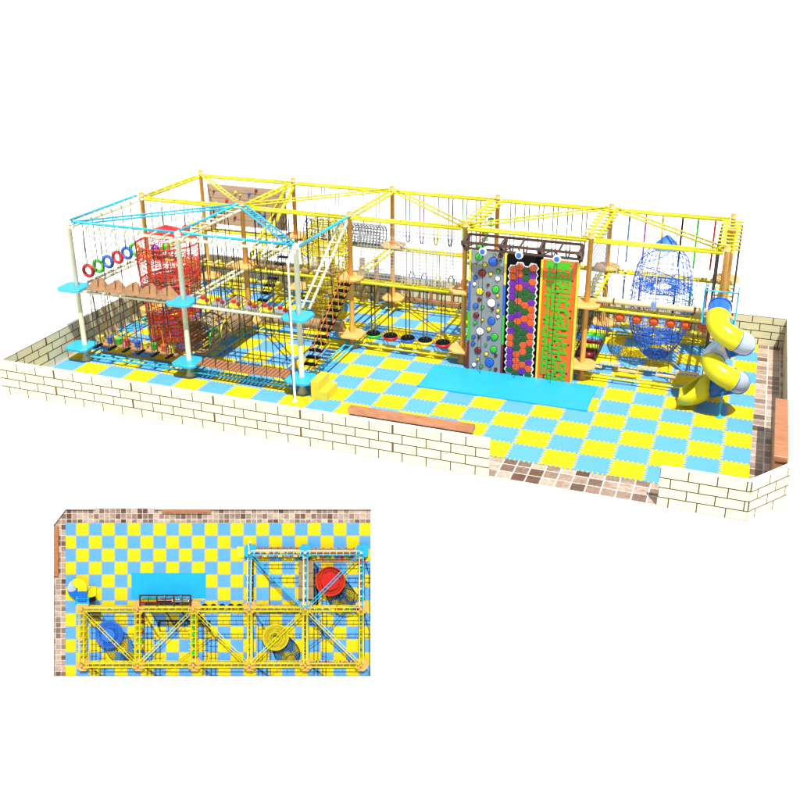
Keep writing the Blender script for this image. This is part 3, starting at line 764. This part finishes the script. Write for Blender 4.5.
# ------------------------------------------------------------------ X4 cross span
t = thing('safety_net', 'white net panel on the upper cross span right of the climbing walls', 'net', (XS[4]+.05, 9.7, Z2))
m = MB()
for k in range(22): y = -1.7+3.4*k/21; m.tube((0, y, .05), (0, y, 2.1), .009, 4)
for k in range(12): z = .05+2.03*k/11; m.tube((0, -1.7, z), (0, 1.7, z), .009, 4)
m.build('net', 'netwhite', t)
rope_rail('rope_railing', 'black rope net fence behind the coloured roller bridge', [(XS[4]-.3, 8.1+.27*k) for k in range(13)], .55, Z2-.2, hz=(1.0, 1.5, 2.0), r=.014)
rope_rail('rope_railing', 'black rope net fence on the right side of the coloured roller bridge', [(XS[4]+.32, 8.2+.5*k) for k in range(7)], .55, Z2-.2, r=.014)
t = thing('roller_bridge', 'bridge of coloured foam rollers between lower platforms right of the climbing walls', 'bridge', (XS[4], 9.7, .62))
for s in (-.36, .36): MB().tube((s, -1.6, 0), (s, 1.6, 0), .03, 8).build('side_rail', 'dark', t)
for i, k in enumerate(('maroon', 'maroon', 'lime', 'red', 'lblue', 'green', 'hyellow', 'blue')):
    y = -1.35+.38*i
    m = MB(); m.tube((-.32, y, 0), (-.02, y, 0), .13, 14).tube((.0, y, 0), (.32, y, 0), .13, 14); m.build('roller', k, t)

# ------------------------------------------------------------------ X4-X5 middle row
t = thing('suspended_log', 'long pale log beam hung above the basketballs in the right bay', 'log', (20.05, RO[1]-.02, 2.97))
MB().tube((-1.85, 0, 0), (1.9, 0, 0), .1, 16).build('log', 'log', t)
for x in (-1.3, 0, 1.3):
    MB().box((x, 0, 0), (.16 if x == 0 else .04, .23, .23)).build('strap', 'sblue' if x == 0 else 'dark', t)
    for s in (-.08, .08): rope(MB(), (x, s, .1), (x, s, 2.0), .012).build('rope', 'prope', t)
b0 = None
for i, x in enumerate((18.98, 19.54, 20.09, 20.64, 21.13, 21.66)):
    if b0 is None:
        b0 = t = thing('hanging_basketball', None, None)
        bb = MB().sphere((0, 0, 0), .165, 20, 14).build('ball', 'ored', t)
        for q in (Matrix.Identity(3), RX90, RY90): MB().torus((0, 0, 0), .163, .006, q, 24, 4).build('seam', 'black', bb)
        rope(MB(), (0, 0, .16), (0, 0, .3), .012).build('rope', 'rope', t)
    else: t = dup(b0)
    t.location = (x, RO[1], 2.42)
    tag(t, f'orange basketball hanging under the yellow beam, {ORD[i]} from the left in the right bay', 'basketball', 'basketballs under the yellow beam')
t = thing('zigzag_balance_bar', 'tan square zigzag balance bar above the mats under the basketballs', 'balance bar', (20.1, RO[1]-.03, 0))
pts = [(-1.8, .56), (-1.6, .56), (-1.6, .75), (-1.0, .75), (-1.0, .54), (-.36, .54), (-.36, .75), (.26, .75), (.26, .54), (.9, .54), (.9, .76), (1.6, .76)]
for a, b in zip(pts, pts[1:]):
    A = Vector((a[0], 0, a[1])); B = Vector((b[0], 0, b[1])); d = B-A
    MB().box((A+B)/2, (abs(d.x)+(.056 if abs(d.x) > abs(d.z) else .03), .1 if abs(d.x) > abs(d.z) else .094, abs(d.z)+(.06 if abs(d.x) > abs(d.z) else -.062))).build('bar', 'log', t)
for x in (-1.3, -.65, 0, .62, 1.3): MB().tube((x, 0, .7), (x, 0, 2.5), .012, 5).build('rope', 'rope', t)
# X5 sides
rope_rail('rope_curtain', 'thick black rope curtain on the left of the last cross ladder by the slide', [(XS[5]-.33, 8.5+.3*k) for k in range(10)], Z2, Z3, r=.032, cat='rope curtain')
rope_rail('rope_curtain', 'thick black rope curtain on the right of the last cross ladder by the slide', [(XS[5]+.33, 9.2+.3*k) for k in range(8)], Z2, Z3, r=.032, cat='rope curtain')
rope_rail('rope_curtain', 'dark ropes hanging below the upper deck behind the slide', [(XS[5]-.3, 8.2+.38*k) for k in range(9)], .5, Z2-.2, r=.018, hz=(.9,), cat='rope curtain')
t = thing('peg_pole', 'orange wooden pole with climbing pegs behind the slide entrance', 'pole', (XS[5]+.03, 9.9, 0.04))
MB().path([(0, 0, 0), (0, 0, .05), (0, 0, 5.1)], .15, 14, rr=[.2, .15, .15]).build('pole', 'opost', t)
for k in range(9):
    a = k*2.4; MB().tube((.12*math.cos(a), .12*math.sin(a), .6+.48*k), (.26*math.cos(a), .26*math.sin(a), .6+.48*k), .03, 8).build('peg', 'owood', t)

# ------------------------------------------------------------------ slide
t = thing('spiral_tube_slide', 'yellow, blue and clear spiral tube slide at the right end of the course', 'slide', (22.55, 6.14, 0))
cx, cy, RR, TR = 0, 0, .42, .35
PATH = []   # (point, segment key)
for k in range(5): PATH.append((V(-RR, .95-.19*k, 3.32-.02*k), 'sblueslide' if k < 4 else 'syellow'))
TURN = 2*math.pi*1.75
N = 96
for k in range(1, N+1):
    a = TURN*k/N        # a=0 west, pi/2 front, pi east, 3pi/2 back
    z = 3.22-1.30*(a/(2*math.pi))*1.0
    p = V(-RR*math.cos(a), -RR*math.sin(a), z); dg = math.degrees(a)
    key = ('syellow' if dg < 108 else 'clear' if dg < 190 else 'sblueslide' if dg < 280 else 'clear' if dg < 362 else
           'syellow' if dg < 478 else 'clear' if dg < 545 else 'sblueslide')
    PATH.append((p, key))
for k in range(1, 4): PATH.append((PATH[-1][0]+V(-.14, -.01*k, -.045), 'sblueslide'))
# split into segments, slight overlaps with flanges
segs = []; cur = [PATH[0]]
for q in PATH[1:]:
    if q[1] != cur[0][1]:
        cur.append((q[0], cur[0][1])); segs.append(cur); cur = [q]
    else: cur.append(q)
segs.append(cur)
for sg in segs:
    P = [q[0] for q in sg]; key = sg[0][1]
    m = MB(); m.path(P, TR, 28, caps=False)
    o = m.build('tube_section', key, t)
    o['label'] = {'syellow': 'yellow tube section', 'sblueslide': 'blue tube section', 'clear': 'clear tube section'}[key]
    if key == 'syellow':
        d = (P[1]-P[0]); m = MB(); 
    for e, f in ((0, 1), (-1, -2)):
        d = (P[f]-P[e]).normalized(); q = d.to_track_quat('Z', 'Y').to_matrix()
        MB().torus(P[e], TR+.008, .022, q, 28, 6).build('flange', 'sblueslide' if key != 'syellow' else 'syellow', t)
# exit
last = PATH[-1][0]
m = MB(); n = 20
ex = [(last, .38, 180), (last+V(-.14, 0, -.05), .42, 180), (last+V(-.3, -.02, -.12), .45, 170), (last+V(-.46, -.05, -.17), .45, 124), (last+V(-.68, -.1, -.22), .43, 102), (last+V(-.92, -.15, -.25), .38, 86)]
dirs = Vector((-1, .05, -.2)).normalized()
rows = []
for p, r, half in ex:
    e1 = Vector((0, 1, 0)); e2 = Vector((0, 0, 1)); row = []
    for k in range(n+1):
        a = R(-90-min(half, 179.5)+2*min(half, 179.5)*k/n); row.append(len(m.v)); m.v.append(p+e1*(r*math.cos(a))+e2*(r*math.sin(a)))
    rows.append(row)
for a, b in zip(rows, rows[1:]):
    for k in range(n): m.face([a[k], a[k+1], b[k+1], b[k]], True)
o = m.build('exit_chute', 'syellow', t)
sol = o.modifiers.new('thickness', 'SOLIDIFY'); sol.thickness = .03
# supports and entrance rails
lg = MB(); lg.tube((.0, -.12, .036), (.0, -.12, .95), .035, 10).tube((0, -.12, .93), (.25, .1, 1.05), .03, 8); lg.build('support_leg', 'cyan', t)
MB().lathe([(.001, .036), (.12, .036), (.12, .06), (.04, .065)], (0, -.12, 0), 16, smooth=False).build('leg_foot', 'cyan', t)
for sx_ in (-1, 1):
    m = MB(); x = -RR+sx_*.5
    for y in (.72, 1.2): m.tube((x, y, 2.85), (x, y, 3.95), .026, 8)
    for z in (3.92, 3.45, 3.0): m.tube((x, .72, z), (x, 1.2, z), .022, 8)
    m.build('entrance_rail', 'cyan', t)
MB().tube((-RR-.5, .72, 3.92), (-RR+.5, .72, 3.92), .026, 8).build('entrance_rail', 'cyan', t)
m = MB(); m.box((-RR, .86, 2.86), (.96, .6, .05)); m.build('entrance_deck', 'cyan', t)

# ------------------------------------------------------------------ relief plan board in front
dpt = 19.9
s_ = 317*dpt/975.6/24.5
bpy.context.view_layer.update()
groups = {}
part_of = {'rope_course_frame': 'relief_frame', 'brick_wall': 'relief_wall', 'wooden_bench': 'relief_bench', 'climbing_net_tower': 'relief_net_tower',
           'spiral_tube_slide': 'relief_slide', 'belay_rack': 'relief_rack', 'crash_mat': 'relief_crash_mat', 'climbing_wall': 'relief_climbing_wall',
           'plank_bridge': 'relief_bridge', 'slatted_barrel_tunnel': 'relief_tunnel', 'hanging_log': 'relief_tunnel'}
for o in list(C.objects):
    if o.type != 'MESH': continue
    r_ = o
    while r_.parent: r_ = r_.parent
    base = r_.name.split('.')[0]
    if base in ('ground', 'border_tile_floor', 'foam_mat_floor'): continue
    if base not in part_of:
        if o.name.split('.')[0] in ('rope', 'cross_rope', 'net', 'seam', 'side_rope', 'hanger_rope', 'hand_rope'): continue
    groups.setdefault((part_of.get(base, 'relief_'+base), r_.name), []).append(o)
DIMMED = {}
def dimmed(m):  # material copy scaled darker to offset light bounced off the white ground
    if m.name not in DIMMED:
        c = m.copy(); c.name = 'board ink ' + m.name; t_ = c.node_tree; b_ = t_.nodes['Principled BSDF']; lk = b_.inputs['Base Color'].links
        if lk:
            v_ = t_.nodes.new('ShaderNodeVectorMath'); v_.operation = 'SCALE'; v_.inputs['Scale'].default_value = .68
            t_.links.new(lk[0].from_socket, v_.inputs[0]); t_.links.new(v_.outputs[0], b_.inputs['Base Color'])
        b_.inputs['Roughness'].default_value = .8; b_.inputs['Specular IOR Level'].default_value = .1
        DIMMED[m.name] = c
    return DIMMED[m.name]
mt['dimmed_tiles'] = dimmed(mt['tiles']); mt['dimmed_mats'] = dimmed(mt['mats'])
pm, pt, pbs = newmat('painted plan shadow'); pbs.inputs['Base Color'].default_value = (.01, .012, .02, 1); pbs.inputs['Alpha'].default_value = .20  # see-through dark colour for the painted cast shadows
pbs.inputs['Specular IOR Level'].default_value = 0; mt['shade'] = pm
pb = thing('plan_board', 'white-backed relief plan of the play area seen from above, standing before the wall', 'plan board')
ZS = .14
for (nm, _), obs in groups.items():
    vv = []; ff = []; mi = []; sm = []; mats = []
    for o in obs:
        b = len(vv); mw = o.matrix_world
        for v in o.data.vertices:
            p = mw @ v.co; vv.append((p.x, p.y, .03+p.z*ZS))
        flip = False
        for m_ in o.data.materials:
            if m_ not in mats: mats.append(m_)
        idx = [mats.index(m_) for m_ in o.data.materials]
        for pl in o.data.polygons:
            ff.append([b+i for i in pl.vertices]); mi.append(idx[pl.material_index]); sm.append(pl.use_smooth)
    me = bpy.data.meshes.new(nm); me.from_pydata(vv, [], ff)
    for m_ in mats: me.materials.append(dimmed(m_))
    me.polygons.foreach_set('material_index', mi); me.polygons.foreach_set('use_smooth', sm); me.update()
    o = bpy.data.objects.new(nm, me); C.objects.link(o); o.parent = pb
out = [(-.17, -.06), (23.54, -.06), (24.56, 1.22), (24.56, 13.06), (-.17, 13.06)]
MB().prism(out, -.06, -.012).build('backing_board', 'white', pb)
MB().prism([(0, 0.02), (23.5, 0.02), (24.45, 1.2), (24.45, 13), (0, 13)], -.01, .012).build('relief_border_tiles', 'dimmed_tiles', pb)
MB().prism([(0, 1.12), (23.57, 1.12), (23.57, 13), (0, 13)], .013, .035).build('relief_mat_floor', 'dimmed_mats', pb)
pr_ = MB(); Q = 0  # sun shadows of frame and obstacles, painted as a dark sheet over the mats
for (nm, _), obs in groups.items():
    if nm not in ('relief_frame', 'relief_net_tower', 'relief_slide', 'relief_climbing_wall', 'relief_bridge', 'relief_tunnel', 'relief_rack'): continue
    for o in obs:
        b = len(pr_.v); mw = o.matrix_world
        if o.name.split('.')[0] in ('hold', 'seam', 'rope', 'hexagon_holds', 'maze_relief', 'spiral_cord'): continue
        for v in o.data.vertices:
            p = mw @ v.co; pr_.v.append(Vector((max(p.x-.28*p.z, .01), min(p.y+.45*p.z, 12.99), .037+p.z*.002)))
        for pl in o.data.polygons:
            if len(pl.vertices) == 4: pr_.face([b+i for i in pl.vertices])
pr_.build('painted_shadows', 'shade', pb)
# place: parallel to the picture plane of an upright viewer, bottom edge on the ground
T = Matrix.Translation(Vector((-12.25, -6.5, 0)))
Rz = Matrix.Rotation(math.pi, 4, 'Z')
ori = Matrix((rv, uv, -fw)).transposed().to_4x4()
ctr = CP + fw*dpt + rv*((212.3-419.76)/975.6*dpt) - uv*((592.3-353.5)/975.6*dpt)
pb.matrix_world = Matrix.Translation(ctr) @ ori @ Matrix.Scale(s_, 4) @ Rz @ T
bpy.context.view_layer.update()
low = (pb.matrix_world @ Vector((12, 13.06, -.06))).z
print('board low edge z', low, 'scale', s_)
# two back legs of the board
for x in (5, 19.5):
    a = Vector((x, 3.5, -.08)); wpt = pb.matrix_world @ a
    ft = wpt + Vector((fw.x, fw.y, 0)).normalized()*.8; ft.z = 0.0
    iv = pb.matrix_world.inverted(); MB().tube(a, iv @ ft, .12, 8).build('back_leg', 'white', pb)
